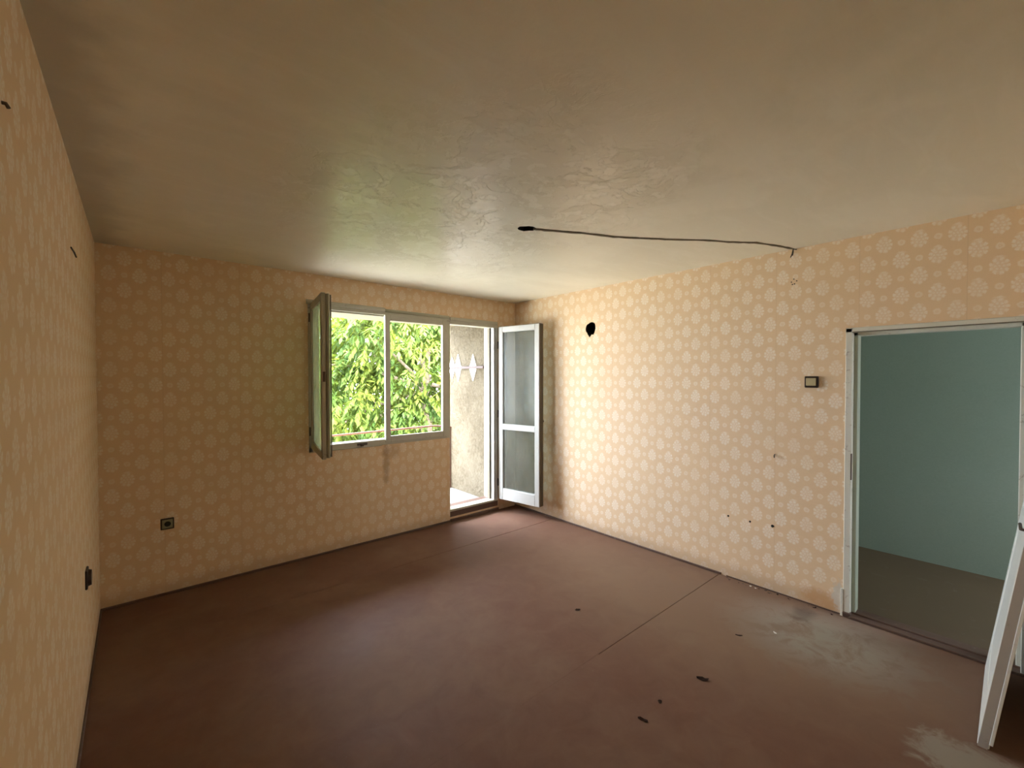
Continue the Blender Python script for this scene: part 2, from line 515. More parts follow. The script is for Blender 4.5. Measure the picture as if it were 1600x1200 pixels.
# ragged point at the bottom of the flue hole
hole[13] = (-1.243, 2.108)
hole[14] = (-1.216, 2.080)
hole[15] = (-1.188, 2.114)
struct(slab('wall_right', 'wp_right', [(YN - 0.15, -0.15), (0.0, -0.15), (0.0, 2.75), (YN - 0.15, 2.75)],
            [hole, rect(-4.275, -3.455, 0.0, 1.98)],
            lambda a, b: (0.0, a, b), (0.12, 0, 0), None, 'dark_tone'),
       'wallpapered wall with doorway to the teal hall', 'wall')
struct(box('wall_left', 'wp_right', None, (XL - 0.15, XL, YN - 0.15, 0.0, -0.15, 2.75), bevel=0),
       'plain wallpapered wall without any opening', 'wall')
struct(box('wall_near', 'wp_near', None, (XL - 0.15, 0.12, YN - 0.15, YN, -0.15, 2.75), bevel=0),
       'wallpapered wall that the loose door leans on', 'wall')

chole = []
for k in range(14):
    a = 2 * PI * k / 14
    rr = 1.0 + random.uniform(-0.12, 0.12)
    px, py = rr * 0.062 * math.cos(a), rr * 0.046 * math.sin(a)
    c, s = math.cos(-0.72), math.sin(-0.72)
    chole.append((-1.803 + px * c - py * s, -2.168 + px * s + py * c))
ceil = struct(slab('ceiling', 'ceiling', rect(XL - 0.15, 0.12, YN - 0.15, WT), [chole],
                   lambda a, b: (a, b, H), (0, 0, 0.15), None, 'dark_tone'),
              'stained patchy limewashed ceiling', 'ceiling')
def cup(name, mat, center, axis, rad, depth, parent, seg=18):
    """open-ended dark well behind a hole"""
    bm = bmesh.new()
    c = Vector(center)
    ax = Vector(axis)
    s = ax.orthogonal().normalized()
    u = ax.cross(s)
    r0 = [bm.verts.new(c + s * rad * math.cos(2 * PI * k / seg) + u * rad * math.sin(2 * PI * k / seg)) for k in range(seg)]
    r1 = [bm.verts.new(v.co + ax * depth) for v in r0]
    for k in range(seg):
        bm.faces.new((r0[k], r0[(k + 1) % seg], r1[(k + 1) % seg], r1[k]))
    bm.faces.new(r1)
    return bm_obj(name, bm, mat, parent)
cup('lamp_outlet_well', 'dark_tone', (-1.803, -2.168, H + 0.004), (0, 0, 1), 0.085, 0.10, ceil)  # black lining stands in for the shade inside the lamp hole
cup('flue_well', 'dark_tone', (0.012, -1.232, 2.165), (1, 0, 0), 0.105, 0.30, bpy.data.objects['wall_right'])

# floor: hardboard sheets on a dark base, joints left open
fl = struct(box('floor', 'subfloor', None, (XL - 0.15, 0.12, YN - 0.15, 0.0, -0.15, -0.006), bevel=0),
            'oxblood painted floor of butted sheets', 'floor')
ys = [YN, -2.605, -0.702, -0.001]
xs = [XL + 0.001, -3.545, -0.001]
for i in range(3):
    for j in range(2):
        gx = 0.0006
        gy = 0.0028 if i else 0.0020
        bm = bmesh.new()
        bx(bm, xs[j] + (gx if j else 0), xs[j + 1] - (gx if j == 0 else 0), ys[i] + (gy if i else 0), ys[i + 1] - (gy if i < 2 else 0), -0.0062, 0.0)
        bm_obj('floor_panel', bm, 'floor', fl)

# joints filled flush with paint further from the window
for yj, x0, x1 in ((-2.605, XL + 0.001, -1.62), (-0.702, XL + 0.001, -2.02)):
    bm = bmesh.new()
    bx(bm, x0, x1, yj - 0.0025, yj + 0.0025, -0.0060, -0.0002)
    bm_obj('joint_filler', bm, 'floor', fl)

bm = bmesh.new()
bx(bm, -3.5475, -3.5425, YN + 0.001, -0.002, -0.0060, 0.0006)
bm_obj('joint_filler', bm, 'floor', fl)

bb = box('baseboard_back', 'skirting', None, (XL, -0.99, -0.012, 0.002, 0.0, 0.020), bevel=0.004)
struct(bb, 'thin brown skirting strip below the window wall paper', 'baseboard')
bb = box('baseboard_right', 'skirting', None, (-0.012, 0.002, -2.62, 0.0, 0.0, 0.018), (-0.006, 0.002, -3.44, -2.66, 0.0, 0.010), bevel=0.003)
struct(bb, 'broken brown skirting strip under the flue hole wall', 'baseboard')
bb = box('baseboard_left', 'skirting', None, (XL - 0.002, XL + 0.010, YN, 0.0, 0.0, 0.014), bevel=0.004)
struct(bb, 'thin brown skirting strip along the plain wall', 'baseboard')

# ------------------------------------------------------------------ window
win = struct(empty('window_1', (-1.745, 0, 0.97)), 'two-light casement window, one sash swung open inward', 'window')
win_inv = Matrix.Translation(-Vector(win.location))
def wpart(o):
    o.matrix_parent_inverse = win_inv
    return o
wpart(box('head', 'frame', win, (-2.505, -0.985, 0.0, 0.11, 2.290, 2.335), (-2.505, -0.985, 0.035, 0.07, 2.275, 2.290)))
wpart(box('stile', 'frame', win, (-2.505, -2.474, 0.0, 0.11, 0.965, 2.285)))
wpart(box('stile', 'frame', win, (-1.037, -0.987, -0.004, 0.11, 0.965, 2.285)))
wpart(box('sill_rail', 'frame', win, (-2.505, -0.987, 0.0, 0.11, 0.965, 1.020)))
# half-round moulding over the open light
bm = bmesh.new()
tube(bm, [(-2.52, -0.004, 2.343), (-2.1, -0.004, 2.343), (-1.77, -0.004, 2.341)], 0.021, 10)
wpart(bm_obj('moulding', bm, 'frame', win, smooth=True))
bm = bmesh.new()
tube(bm, [(-1.765, 0.004, 2.335), (-1.4, 0.004, 2.333), (-1.0, 0.004, 2.331)], 0.018, 10)
wpart(bm_obj('moulding', bm, 'sash_old', win, smooth=True))
bm = bmesh.new()
tube(bm, [(-2.50, -0.004, 0.967), (-2.1, -0.005, 0.966), (-1.82, -0.007, 0.964), (-1.76, -0.012, 0.985)], [0.005, 0.005, 0.006, 0.004], 6)
wpart(bm_obj('loose_bead', bm, 'frame', win, smooth=True))
wpart(box('latch_keep', 'iron', win, (-2.06, -1.96, -0.014, 0.004, 0.985, 1.006), (-2.03, -2.00, -0.024, -0.010, 0.975, 0.998)))
wpart(box('outer_sill', 'slab', win, (-2.505, -0.99, 0.11, 0.34, 0.955, 0.990)))

def sash_frame(bm, x0, x1, y0, y1, z0, z1, st, top, bot):
    bx(bm, x0, x0 + st, y0, y1, z0, z1)
    bx(bm, x1 - st, x1, y0, y1, z0, z1)
    bx(bm, x0 + st, x1 - st, y0, y1, z1 - top, z1)
    bx(bm, x0 + st, x1 - st, y0, y1, z0, z0 + bot)

# closed sash
bm = bmesh.new()
sash_frame(bm, -1.768, -1.036, -0.016, 0.020, 0.988, 2.293, 0.054, 0.058, 0.062)
cs = wpart(bm_obj('sash', bm, 'frame', win, bevel=0.004))
bm = bmesh.new()
sash_frame(bm, -1.716, -1.088, 0.000, 0.022, 1.046, 2.239, 0.012, 0.012, 0.012)
wpart(bm_obj('glazing_bead', bm, 'white', cs, bevel=0.002))
wpart(box('pane', 'glass_dusty', cs, (-1.706, -1.098, 0.012, 0.016, 1.056, 2.229), bevel=0))
hd = wpart(box('handle', 'metal', cs, (-1.752, -1.728, -0.022, -0.014, 1.56, 1.66), (-1.746, -1.734, -0.052, -0.018, 1.632, 1.646), (-1.747, -1.733, -0.056, -0.046, 1.54, 1.646), bevel=0.003))
wpart(box('bottom_bead', 'edge', cs, (-1.72, -1.10, -0.010, 0.002, 0.962, 0.982)))

# open coupled sash, hinged on the far stile from the balcony door
os_ = bpy.data.objects.new('open_sash', None)
COL.objects.link(os_)
os_.parent = win
os_.matrix_parent_inverse = win_inv
os_.location = (-2.486, -0.004, 0)
os_.rotation_euler = (0, 0, math.radians(-99.3))
W1, Z0, Z1 = 0.655, 1.012, 2.318
bm = bmesh.new()
sash_frame(bm, 0.0, W1, 0.0, 0.034, Z0 - 0.008, Z1 + 0.006, 0.055, 0.055, 0.062)
bm_obj('inner_frame', bm, 'sash_old', os_, bevel=0.004)
bm = bmesh.new()
sash_frame(bm, 0.0, W1 - 0.008, 0.036, 0.066, Z0, Z1, 0.060, 0.060, 0.070)
bx(bm, W1 - 0.008, W1 + 0.004, 0.046, 0.060, Z0, Z1)
bm_obj('outer_frame', bm, 'sash_old', os_, bevel=0.004)
bm = bmesh.new()
bx(bm, W1 - 0.004, W1 + 0.003, 0.066, 0.076, Z0 + 0.01, Z1 - 0.01)
bx(bm, 0.0, W1, 0.066, 0.074, Z0 + 0.01, Z0 + 0.03)
bm_obj('weather_strip', bm, 'edge', os_, bevel=0.001)
box('pane', 'glass_sash', os_, (0.053, W1 - 0.053, 0.014, 0.018, Z0 + 0.052, Z1 - 0.048), bevel=0)
box('pane', 'glass_clear', os_, (0.058, W1 - 0.066, 0.048, 0.052, Z0 + 0.066, Z1 - 0.058), bevel=0)
bm = bmesh.new()
sash_frame(bm, 0.050, W1 - 0.050, 0.004, 0.014, Z0 + 0.048, Z1 - 0.046, 0.010, 0.010, 0.010)
bm_obj('glazing_bead', bm, 'white', os_, bevel=0.001)
box('latch_plate', 'iron', os_, (W1 - 0.002, W1 + 0.002, 0.010, 0.030, 1.62, 1.70), bevel=0.001)
for zz in (1.16, 2.20):
    bm = bmesh.new()
    tube(bm, [(-0.006, -0.008, zz - 0.04), (-0.006, -0.008, zz + 0.04)], 0.008, 8)
    bm_obj('hinge', bm, 'iron', os_)

# ------------------------------------------------------------------ balcony door
bd = struct(empty('door_1', (-0.64, 0, 0)), 'glazed balcony door, white leaf swung into the room', 'door')
bd_inv = Matrix.Translation(-Vector(bd.location))
def dpart(o):
    o.matrix_parent_inverse = bd_inv
    return o
dpart(box('head', 'frame', bd, (-0.985, -0.285, 0.0, 0.11, 2.262, 2.335), (-0.985, -0.295, -0.010, 0.004, 2.300, 2.338)))
dpart(box('jamb', 'white', bd, (-0.350, -0.285, 0.0, 0.06, 0.135, 2.262)))
dpart(box('jamb_stop', 'edge', bd, (-0.370, -0.330, 0.06, 0.11, 0.135, 2.262)))
dpart(box('jamb_rabbet', 'edge', bd, (-0.336, -0.328, -0.003, 0.002, 0.14, 2.26)))
dpart(box('jamb', 'frame', bd, (-0.990, -0.955, 0.06, 0.11, 0.135, 2.262)))
dpart(box('jamb_lining', 'white', bd, (-0.992, -0.986, 0.001, 0.06, 0.135, 2.262)))
dpart(box('threshold', 'skirting', bd, (-0.99, -0.285, 0.004, WT, 0.0, 0.112), (-0.99, -0.285, -0.020, 0.02, 0.0, 0.030)))
dpart(box('threshold_strip', 'frame', bd, (-0.99, -0.285, 0.0, 0.11, 0.112, 0.136)))
LF = bpy.data.objects.new('leaf', None)
COL.objects.link(LF)
LF.parent = bd
LF.matrix_parent_inverse = bd_inv
LF.location = (-0.293, -0.022, 0)
LF.rotation_euler = (0, 0, math.radians(101))
LW, z0, z1 = 0.612, 0.142, 2.272
bm = bmesh.new()
sash_frame(bm, -LW, 0.0, -0.040, 0.0, z0, z1, 0.062, 0.062, 0.135)
bx(bm, -LW + 0.062, -0.062, -0.040, 0.0, 1.015, 1.075)
bm_obj('outer_frame', bm, 'white', LF, bevel=0.004)
bm = bmesh.new()
sash_frame(bm, -LW + 0.002, -0.004, -0.086, -0.043, z0, z1, 0.066, 0.066, 0.135)
bx(bm, -LW + 0.062, -0.062, -0.086, -0.043, 1.015, 1.075)
bm_obj('inner_frame', bm, 'white', LF, bevel=0.004)
box('edge_strip', 'edge', LF, (-LW - 0.004, -LW + 0.004, -0.078, -0.010, z0 + 0.004, z1 - 0.004), bevel=0.001)
box('edge_strip', 'edge', LF, (-LW - 0.009, -LW, -0.050, -0.040, z0 + 0.004, z1 - 0.004), bevel=0.001)
box('top_edge', 'edge', LF, (-LW, -0.004, -0.084, -0.004, z1 - 0.001, z1 + 0.005), bevel=0.001)
for (a, b) in ((z0 + 0.133, 1.017), (1.073, z1 - 0.060)):
    box('pane', 'glass_door', LF, (-LW + 0.060, -0.060, -0.020, -0.016, a, b), bevel=0)
    box('pane', 'glass_door', LF, (-LW + 0.062, -0.064, -0.066, -0.062, a, b), bevel=0)
    bm = bmesh.new()
    sash_frame(bm, -LW + 0.058, -0.058, -0.016, -0.004, a - 0.002, b + 0.002, 0.010, 0.010, 0.010)
    bm_obj('glazing_bead', bm, 'white', LF, bevel=0.002)
bm = bmesh.new()
tube(bm, [(-LW + 0.03, -0.086, 1.14), (-LW + 0.03, -0.125, 1.145), (-LW + 0.032, -0.135, 1.13), (-LW + 0.06, -0.138, 1.10)], 0.007, 8)
bm_obj('handle', bm, 'iron', LF, smooth=True)
for zz in (0.35, 1.2, 2.05):
    bm = bmesh.new()
    tube(bm, [(0.006, 0.002, zz - 0.045), (0.006, 0.002, zz + 0.045)], 0.008, 8)
    bm_obj('hinge', bm, 'iron', LF)

# ------------------------------------------------------------------ doorway to the hall
hd2 = struct(empty('door_2', (0.06, -3.865, 0)), 'cream painted door frame without a leaf', 'door')
h_inv = Matrix.Translation(-Vector(hd2.location))
def hpart(o):
    o.matrix_parent_inverse = h_inv
    return o
hpart(box('jamb', 'jamb', hd2, (-0.012, 0.045, -3.486, -3.450, 0.0, 1.985)))
hpart(box('jamb_stop', 'jamb_green', hd2, (0.046, 0.125, -3.508, -3.452, 0.0, 1.975)))
hpart(box('jamb', 'jamb', hd2, (-0.012, 0.045, -4.278, -4.250, 0.0, 1.985)))
hpart(box('jamb_stop', 'jamb', hd2, (0.046, 0.125, -4.278, -4.232, 0.0, 1.975)))
hpart(box('head', 'jamb', hd2, (-0.012, 0.045, -4.278, -3.450, 1.956, 1.988)))
hpart(box('head_stop', 'jamb', hd2, (0.046, 0.125, -4.278, -3.452, 1.935, 1.980)))
hpart(box('head_shadow_strip', 'edge', hd2, (-0.014, -0.010, -4.25, -3.486, 1.954, 1.960), bevel=0))  # dark strip painting the shadow line below the head
hpart(box('threshold', 'skirting', hd2, (-0.020, 0.130, -4.275, -3.452, 0.0, 0.016), (0.040, 0.125, -4.275, -3.452, 0.0, 0.026)))
hpart(box('strike_plate', 'iron', hd2, (-0.014, 0.008, -3.489, -3.484, 0.95, 1.13), bevel=0.001))
hinge = hpart(box('hinge', 'iron', hd2, (-0.030, -0.010, -4.262, -4.246, 0.775, 0.80), (-0.035, -0.015, -4.30, -4.245, 0.79, 0.805), bevel=0.002))
hpart(box('torn_casing', 'jamb', hd2, (-0.016, 0.002, -3.452, -3.436, 0.0, 0.19), bevel=0.002))
hpart(box('rotten_foot', 'skirting', hd2, (-0.020, 0.020, -3.492, -3.446, 0.0, 0.035), bevel=0.006))

# hall beyond the doorway
struct(box('wall_hall', 'hall', None, (1.615, 1.70, -6.2, -2.35, -0.15, 2.75), bevel=0), 'dim teal painted hall wall seen through the doorway', 'wall')
struct(box('wall_hall_side', 'hall', None, (0.12, 1.615, -2.50, -2.35, -0.15, 2.75), bevel=0), 'teal painted side wall of the hall', 'wall')
struct(box('wall_hall_inner', 'hall', None, (0.120, 0.130, -6.0, -4.28, 0.0, 2.6), (0.120, 0.130, -3.45, -2.5, 0.0, 2.6), (0.120, 0.130, -4.28, -3.45, 1.985, 2.6), (0.0, 0.12, -6.0, YN - 0.15, 0.0, 2.75), bevel=0),
       'teal painted hall side of the doorway wall', 'wall')
struct(slab('wall_hall_end', 'hall', rect(0.0, 1.70, -0.15, 2.75), [rect(0.65, 1.30, 1.0, 1.8)], lambda a, b: (a, -6.0, b), (0, -0.2, 0)), 'hall end wall with an unseen opening added to light the hall', 'wall')  # opening added out of view to let daylight into the hall
struct(box('floor_hall', 'hall_floor', None, (0.12, 1.615, -6.0, -2.5, -0.15, 0.004), bevel=0), 'dull brown hall floor', 'floor')
struct(box('ceiling_hall', 'ceiling', None, (0.12, 1.70, -6.2, -2.35, 2.60, 2.75), bevel=0), 'limewashed hall ceiling', 'ceiling')

# ------------------------------------------------------------------ balcony
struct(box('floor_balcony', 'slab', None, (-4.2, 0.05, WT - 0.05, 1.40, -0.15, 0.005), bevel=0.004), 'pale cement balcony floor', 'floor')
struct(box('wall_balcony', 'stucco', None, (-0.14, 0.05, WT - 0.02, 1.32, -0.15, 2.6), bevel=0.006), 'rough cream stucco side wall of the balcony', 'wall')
struct(box('ceiling_balcony', 'soffit', None, (-4.2, 0.05, WT - 0.05, 1.36, 2.405, 2.60), bevel=0.004), 'cream balcony soffit above the window', 'ceiling')

rail = tag(empty('wall_rack', (-0.14, 0.9, 1.79)), 'brown wooden hanging rail with white diamond plates on balcony wall', 'rack')
r_inv = Matrix.Translation(-Vector(rail.location))
def rpart(o):
    o.matrix_parent_inverse = r_inv
    return o
rpart(box('bar', 'brown_wood', rail, (-0.176, -0.150, 0.45, 1.318, 1.772, 1.806)))
for yy, hh in ((0.715, 0.19), (1.085, 0.20), (1.245, 0.16)):
    bm = bmesh.new()
    vs = []
    for k in range(12):
        a = 2 * PI * k / 12
        d = [1.0, 0.80, 0.62, 0.50, 0.62, 0.80][k % 6] if True else 1
        rad = hh * (abs(math.sin(a)) * 0.0 + 1)
        ca, sa = math.cos(a), math.sin(a)
        q = 1.0 / (abs(ca) / 0.085 + abs(sa) / hh)
        vs.append(bm.verts.new((-0.139, yy + q * ca * random.uniform(0.9, 1.1), 1.79 + q * sa)))
    f = bm.faces.new(vs)
    ex = bmesh.ops.extrude_face_region(bm, geom=[f])
    bmesh.ops.translate(bm, verts=[g for g in ex['geom'] if isinstance(g, bmesh.types.BMVert)], vec=(-0.013, 0, 0))
    rpart(bm_obj('plate', bm, 'plaster_white', rail))

br = tag(empty('balcony_railing', (-2.2, 1.31, 0)), 'thin rusty red metal balcony railing beyond the window', 'railing')
b_inv = Matrix.Translation(-Vector(br.location))
def bpart(o):
    o.matrix_parent_inverse = b_inv
    return o
bm = bmesh.new()
tube(bm, [(-4.18, 1.31, 0.930), (-2.0, 1.31, 0.930), (-1.2, 1.31, 0.938), (-0.42, 1.31, 0.948), (-0.36, 1.31, 0.943), (-0.13, 1.29, 0.905)], 0.013, 8)
bpart(bm_obj('top_rail', bm, 'rail_red', br, smooth=True))
bm = bmesh.new()
tube(bm, [(-4.18, 1.31, 0.12), (-0.13, 1.31, 0.12)], 0.011, 8)
bpart(bm_obj('bottom_rail', bm, 'rail_red', br, smooth=True))
for zz in (0.36, 0.62):
    bm = bmesh.new()
    tube(bm, [(-4.18, 1.31, zz), (-0.13, 1.31, zz)], 0.008, 8)
    bpart(bm_obj('middle_rail', bm, 'rail_red', br, smooth=True))
for xx in (-4.17, -2.95, -0.155):
    bpart(box('post', 'rail_red', br, (xx - 0.014, xx + 0.014, 1.296, 1.324, 0.0, 0.915), bevel=0.002))

# ------------------------------------------------------------------ garden
struct(box('ground', 'yard', None, (-30, 30, 1.5, 40, -3.3, -3.0), bevel=0), 'unseen ground below the balcony, pale to bounce daylight onto the ceiling', 'ground')  # out of view, made pale so it throws daylight up to the ceiling

def branch(bm, a, b, r0, r1, n=6, sag=0.15):
    a, b = Vector(a), Vector(b)
    pts, rad = [], []
    for i in range(n + 1):
        k = i / n
        p = a.lerp(b, k) + Vector((random.uniform(-1, 1), random.uniform(-1, 1), 0)) * 0.06 * (1 if 0 < i < n else 0)
        p.z += sag * math.sin(k * PI)
        pts.append(p)
        rad.append(r0 + (r1 - r0) * k)
    tube(bm, pts, rad, 7)

def make_tree(name, label, base, center, radii, nrach, seed, size=1.0):
    rng = np.random.default_rng(seed)
    random.seed(seed)
    root = tag(empty(name, base), label, 'tree')
    inv = Matrix.Translation(-Vector(base))
    bm = bmesh.new()
    top = (center[0], center[1], center[2] + radii[2] * 0.3)
    branch(bm, base, top, 0.20, 0.07, 10, 0.0)
    o = bm_obj('trunk', bm, 'bark', root, smooth=True)
    o.matrix_parent_inverse = inv
    for k in range(14):
        ph = rng.uniform(0, 2 * PI)
        el = rng.uniform(-0.6, 0.8)
        d = (center[0] + radii[0] * 0.85 * math.cos(ph) * math.cos(el), center[1] + radii[1] * 0.85 * math.sin(ph) * math.cos(el), center[2] + radii[2] * 0.8 * math.sin(el))
        s = Vector(base).lerp(Vector(top), rng.uniform(0.45, 0.95))
        bm = bmesh.new()
        branch(bm, s, d, 0.05, 0.012)
        o = bm_obj('branch', bm, 'bark', root, smooth=True)
        o.matrix_parent_inverse = inv
    # pinnate leaves: a drooping rachis with nine leaflets
    V, F = [], []
    L = 9
    ph = rng.uniform(0, 2 * PI, nrach)
    cz = rng.uniform(-1, 1, nrach)
    sr = np.sqrt(1 - cz ** 2)
    rr = rng.uniform(0.45, 1.0, nrach) ** 0.6
    dirs = np.stack([np.cos(ph) * sr, np.sin(ph) * sr, cz], 1)
    bump = 1 + 0.16 * np.sin(3 * ph + 2 * cz) + 0.12 * np.sin(5 * cz * 2 + ph * 4)
    P0 = np.array(center) + dirs * (rr * bump)[:, None] * np.array(radii)
    yaw = np.arctan2(dirs[:, 1], dirs[:, 0]) + rng.normal(0, 0.8, nrach)
    pitch = rng.normal(-0.35, 0.35, nrach)
    ln = rng.uniform(0.28, 0.46, nrach) * size
    for i in range(nrach):
        cy, sy = math.cos(yaw[i]), math.sin(yaw[i])
        for j in range(L):
            k = (j // 2 + 1) / 5.0 if j < L - 1 else 1.0
            pt = pitch[i] - 0.5 * k
            side = 0 if j == L - 1 else (1 if j % 2 else -1)
            c0 = P0[i] + ln[i] * k * np.array([cy * math.cos(pt), sy * math.cos(pt), math.sin(pt)])
            a = yaw[i] + side * 1.05 + rng.normal(0, 0.15)
            ll = 0.155 * size * rng.uniform(0.7, 1.25)
            hw = ll * 0.22
            pp = pt + rng.normal(-0.25, 0.25)
            d = np.array([math.cos(a) * math.cos(pp), math.sin(a) * math.cos(pp), math.sin(pp)])
            s = np.array([-math.sin(a), math.cos(a), rng.normal(0, 0.35)])
            s /= np.linalg.norm(s)
            n = np.cross(d, s)
            b = len(V)
            mid = c0 + d * ll * 0.45
            V += [c0, mid + s * hw - n * 0.006, mid, mid - s * hw - n * 0.006, c0 + d * ll - n * 0.012]
            F += [(b, b + 1, b + 2), (b, b + 2, b + 3), (b + 1, b + 4, b + 2), (b + 2, b + 4, b + 3)]
    me = bpy.data.meshes.new('foliage')
    me.from_pydata([tuple(v) for v in V], [], F)
    o = link('foliage', me, 'leaf', root)
    o.matrix_parent_inverse = inv
    o['kind'] = 'stuff'
    return root

make_tree('walnut_tree', 'leafy green tree filling the view outside the window', (1.2, 4.6, -3.0), (1.25, 4.4, 1.4), (2.9, 1.5, 3.0), 4200, 3)
make_tree('background_tree', 'darker leafy tree standing behind the near tree', (2.8, 9.8, -3.0), (2.8, 9.6, 1.8), (5.2, 1.8, 4.8), 5600, 5, 1.5)

# ------------------------------------------------------------------ fittings and marks on the walls
sw = tag(empty('light_switch', (0.0, -3.253, 1.618)), 'cream light switch in a dark brown frame beside the doorway', 'switch')
def fit(o, inv):
    o.matrix_parent_inverse = inv
    return o
si = Matrix.Translation(-Vector(sw.location))
bm = bmesh.new()
bx(bm, -0.020, 0.001, -3.295, -3.211, 1.577, 1.659)
fit(bm_obj('frame', bm, 'bakelite', sw, bevel=0.004), si)
bm = bmesh.new()
bx(bm, -0.025, -0.018, -3.283, -3.221, 1.591, 1.646)
fit(bm_obj('rocker', bm, 'switch_cream', sw, bevel=0.003), si)

so = tag(empty('wall_socket', (-3.524, 0.0, 0.543)), 'square socket in dark frame low on the window wall', 'socket')
si = Matrix.Translation(-Vector(so.location))
bm = bmesh.new()
bx(bm, -3.566, -3.484, -0.012, 0.001, 0.501, 0.585)
fit(bm_obj('frame', bm, 'bakelite', so, bevel=0.003), si)
bm = bmesh.new()
bx(bm, -3.557, -3.493, -0.016, -0.010, 0.510, 0.576)
fit(bm_obj('plate', bm, 'socket_grey', so, bevel=0.002), si)
bm = bmesh.new()
bmesh.ops.create_cone(bm, cap_ends=True, segments=24, radius1=0.0205, radius2=0.019, depth=0.006,
                      matrix=Matrix.Translation((-3.524, -0.017, 0.543)) @ Matrix.Rotation(PI / 2, 4, 'X'))
fit(bm_obj('socket_well', bm, 'dark_tone', so), si)

ds = tag(empty('surface_socket', (XL, -1.06, 0.61)), 'dark brown surface socket sticking out of the plain wall', 'socket')
si = Matrix.Translation(-Vector(ds.location))
bm = bmesh.new()
bx(bm, XL - 0.001, XL + 0.010, -1.105, -1.015, 0.562, 0.660)
fit(bm_obj('base', bm, 'bakelite', ds, bevel=0.004), si)
bm = bmesh.new()
bmesh.ops.create_cone(bm, cap_ends=True, segments=24, radius1=0.043, radius2=0.038, depth=0.014,
                      matrix=Matrix.Translation((XL + 0.016, -1.06, 0.611)) @ Matrix.Rotation(PI / 2, 4, 'Y'))
fit(bm_obj('cover', bm, 'bakelite', ds), si)

# cable laid in an open chase across the ceiling, with loose ends at the wall
cpts = [(-1.762, -2.194), (-1.740, -2.205), (-1.622, -2.262), (-1.467, -2.346), (-1.243, -2.435), (-1.088, -2.532), (-0.897, -2.660), (-0.716, -2.797), (-0.538, -2.894), (-0.386, -3.005), (-0.182, -3.081), (-0.012, -3.130)]
ce = tag(empty('ceiling_cable', (-0.9, -2.66, H)), 'dark cable running across ceiling from lamp hole to wall', 'cable')
ci = Matrix.Translation(-Vector(ce.location))
pts, rad = [], []
for i in range(len(cpts) - 1):
    for k in range(5):
        q = k / 5
        a, b = cpts[i], cpts[i + 1]
        pts.append((a[0] + (b[0] - a[0]) * q + random.uniform(-0.003, 0.003), a[1] + (b[1] - a[1]) * q + random.uniform(-0.003, 0.003), H - 0.001))
        rad.append(random.uniform(0.011, 0.017))
pts.append((cpts[-1][0], cpts[-1][1], H - 0.001))
rad.append(0.009)
bm = bmesh.new()
tube(bm, pts, rad, 8, 0.35)
fit(bm_obj('sheath', bm, 'cable', ce, smooth=True), ci)
for dy, dz in ((0.016, -0.062), (0.004, -0.050), (-0.022, -0.012)):
    bm = bmesh.new()
    tube(bm, [(-0.014, -3.130, H - 0.003), (-0.012, -3.131 + dy * 0.5, H + dz * 0.55), (-0.018, -3.131 + dy, H + dz)], 0.0035, 6)
    fit(bm_obj('wire', bm, 'wire_black', ce, smooth=True), ci)

def nail(name, label, cat, loc, axis, ln, rad, mat='dark_tone', group=None, drop=0.0):
    bm = bmesh.new()
    p = Vector(loc)
    a = Vector(axis)
    pts = [p - a * 0.004, p + a * ln * 0.6, p + a * ln + Vector((0, 0, -drop))]
    if drop:
        pts.append(p + a * (ln + 0.004) + Vector((0, 0, -drop + drop * 0.8)))
    tube(bm, pts, rad, 8)
    return tag(bm_obj(name, bm, mat), label, cat, group)
nail('wall_hole_disc', 'dark dowel hole plug low on flue wall, nearest the window', 'disc', (0, -2.674, 0.506), (-1, 0, 0), 0.003, 0.008)  # black disc standing in for the dark inside of a wall hole
nail('wall_hole_disc', 'dark dowel hole plug low on flue wall, middle of three', 'disc', (0, -2.842, 0.501), (-1, 0, 0), 0.003, 0.008)
nail('wall_hole_disc', 'dark dowel hole plug low on flue wall, nearest the doorway', 'disc', (0, -3.004, 0.507), (-1, 0, 0), 0.003, 0.011)
nail('wall_hook', 'small bent hook in the wall below the light switch', 'hook', (0, -3.017, 1.062), (-1, 0, 0), 0.018, 0.004, 'iron', None, 0.022)
bm = bmesh.new()
tube(bm, [(XL + 0.002, -1.30, 2.226), (XL + 0.004, -1.42, 2.224), (XL + 0.002, -1.52, 2.222)], 0.0035, 6)
tag(bm_obj('wall_wire', bm, 'iron'), 'short dark wire scrap on the plain wall', 'wire')
bm = bmesh.new()
tube(bm, [(XL - 0.002, -2.80, 2.240), (XL + 0.006, -2.80, 2.240), (XL + 0.010, -2.80, 2.232)], 0.004, 6)
tag(bm_obj('wall_nail', bm, 'iron'), 'bent nail high on the plain wall', 'nail')
for k, (dy, dz) in enumerate(((0.0, 0.0), (0.018, -0.016), (-0.016, -0.020), (0.004, -0.036), (-0.010, -0.038))):
    o = nail('nail_head', 'tiny nail in a cluster under the cable end', 'nail', (0, -3.133 - dy, 2.378 + dz), (-1, 0, 0), 0.003, 0.0045, 'iron', 'nails under the cable end')

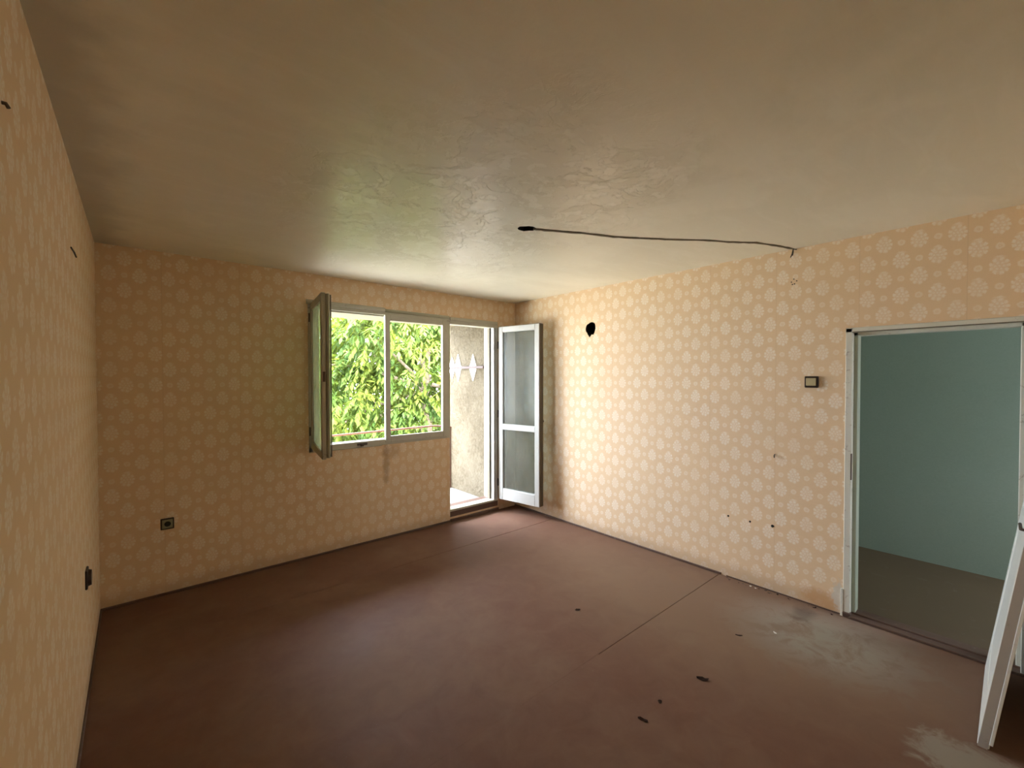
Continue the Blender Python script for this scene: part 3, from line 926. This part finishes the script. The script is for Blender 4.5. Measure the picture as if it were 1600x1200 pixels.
# ------------------------------------------------------------------ loose door leaf leaning on the near wall
t7 = math.radians(7.6)
dl = tag(empty('door_leaf', (-0.455, -4.118, 0.0), (t7, 0, 0)), 'white panelled door leaf off its hinges leaning beside doorway', 'door', None, 'thing')
DW, DH = 0.795, 1.955
bm = bmesh.new()
sash_frame(bm, -DW / 2, DW / 2, -0.038, 0.0, 0.006, DH, 0.11, 0.12, 0.18)
bx(bm, -DW / 2 + 0.1, DW / 2 - 0.1, -0.038, 0.0, 0.86, 0.98)
bm_obj('leaf_frame', bm, 'leafdoor', dl, bevel=0.003)
box('panel', 'leafdoor', dl, (-DW / 2 + 0.108, DW / 2 - 0.108, -0.030, -0.003, 0.184, 0.862), bevel=0.002)
box('panel', 'leafdoor', dl, (-DW / 2 + 0.108, DW / 2 - 0.108, -0.030, -0.003, 0.978, DH - 0.118), bevel=0.002)
box('edge_band', 'leafdoor_edge', dl, (-DW / 2 - 0.003, -DW / 2 + 0.002, -0.033, -0.002, 0.002, DH), bevel=0)
box('rear_lip', 'leafdoor', dl, (-DW / 2 - 0.006, -DW / 2 + 0.03, -0.046, -0.034, 0.03, DH), bevel=0.002)
bm = bmesh.new()
tube(bm, [(-DW / 2 + 0.055, 0.0, 1.0), (-DW / 2 + 0.055, 0.014, 1.0), (-DW / 2 + 0.16, 0.016, 1.0)], 0.006, 8)
bm_obj('handle', bm, 'iron', dl, smooth=True)

# ------------------------------------------------------------------ scraps on the floor
def flake(name, label, cat, xy, size, rot, mat, curl=0.25, seed=0, group=None, aspect=0.6):
    rnd = random.Random(seed)
    bm = bmesh.new()
    n = 9
    top = []
    for k in range(n):
        a = 2 * PI * k / n
        q = size * rnd.uniform(0.65, 1.1)
        px, py = q * math.cos(a), q * aspect * math.sin(a)
        top.append(bm.verts.new((px, py, 0.0015 + curl * abs(px) * rnd.uniform(0.3, 1.0))))
    c = bm.verts.new((0, 0, 0.0015))
    for k in range(n):
        bm.faces.new((c, top[k], top[(k + 1) % n]))
    ex = bmesh.ops.extrude_face_region(bm, geom=list(bm.faces))
    bmesh.ops.translate(bm, verts=[g for g in ex['geom'] if isinstance(g, bmesh.types.BMVert)], vec=(0, 0, 0.0012))
    lo = min(v.co.z for v in bm.verts)
    bmesh.ops.translate(bm, verts=bm.verts, vec=(0, 0, -lo - 0.0003))
    o = bm_obj(name, bm, mat)
    o.location = (xy[0], xy[1], 0)
    o.rotation_euler = (0, 0, rot)
    return tag(o, label, cat, group)
flake('dry_leaf', 'dark oval leaf scrap lying alone mid floor', 'leaf', (-1.335, -2.198), 0.024, -0.7, 'dry_leaf', 0.25, 1, None, 0.6)
flake('dry_leaf', 'largest dark wedge-shaped leaf scrap on the floor', 'leaf', (-1.365, -3.109), 0.032, -1.0, 'dry_leaf', 0.3, 2, None, 0.55)
flake('dry_leaf', 'small dark leaf crumb between two bigger floor scraps', 'leaf', (-1.69, -3.046), 0.014, 0.3, 'dry_leaf', 0.2, 3, None, 0.8)
flake('dry_leaf', 'dark narrow leaf scrap lying furthest from the walls', 'leaf', (-1.86, -3.058), 0.029, -1.15, 'dry_leaf', 0.3, 4, None, 0.42)
flake('dry_leaf', 'thin dark leaf sliver at edge of worn grey floor', 'leaf', (-0.791, -3.076), 0.022, -1.1, 'dry_leaf', 0.2, 5, None, 0.35)
flake('plaster_chip', 'small white plaster chip lying on worn grey floor', 'chip', (-0.587, -3.216), 0.016, 0.9, 'chip_white', 0.2, 6, None, 0.55)
flake('plaster_chip', 'white plaster crumb against the flue wall skirting', 'chip', (-0.035, -2.862), 0.012, 0.4, 'chip_white', 0.2, 7, 'crumbs by the wall', 0.8)
flake('plaster_chip', 'white plaster crumb against the flue wall skirting', 'chip', (-0.040, -2.900), 0.010, 1.4, 'chip_white', 0.2, 8, 'crumbs by the wall', 0.8)
rnd = random.Random(11)
for k in range(16):
    yy = -2.68 - 0.72 * rnd.random()
    flake('plaster_crumb', 'dark plaster crumb fallen along the wall foot', 'crumb', (-0.022 - 0.03 * rnd.random(), yy), rnd.uniform(0.006, 0.014), rnd.uniform(0, 3), rnd.choice(['dry_leaf', 'subfloor', 'skirting']), 0.3, 20 + k, 'dark crumbs by the wall', 0.7)
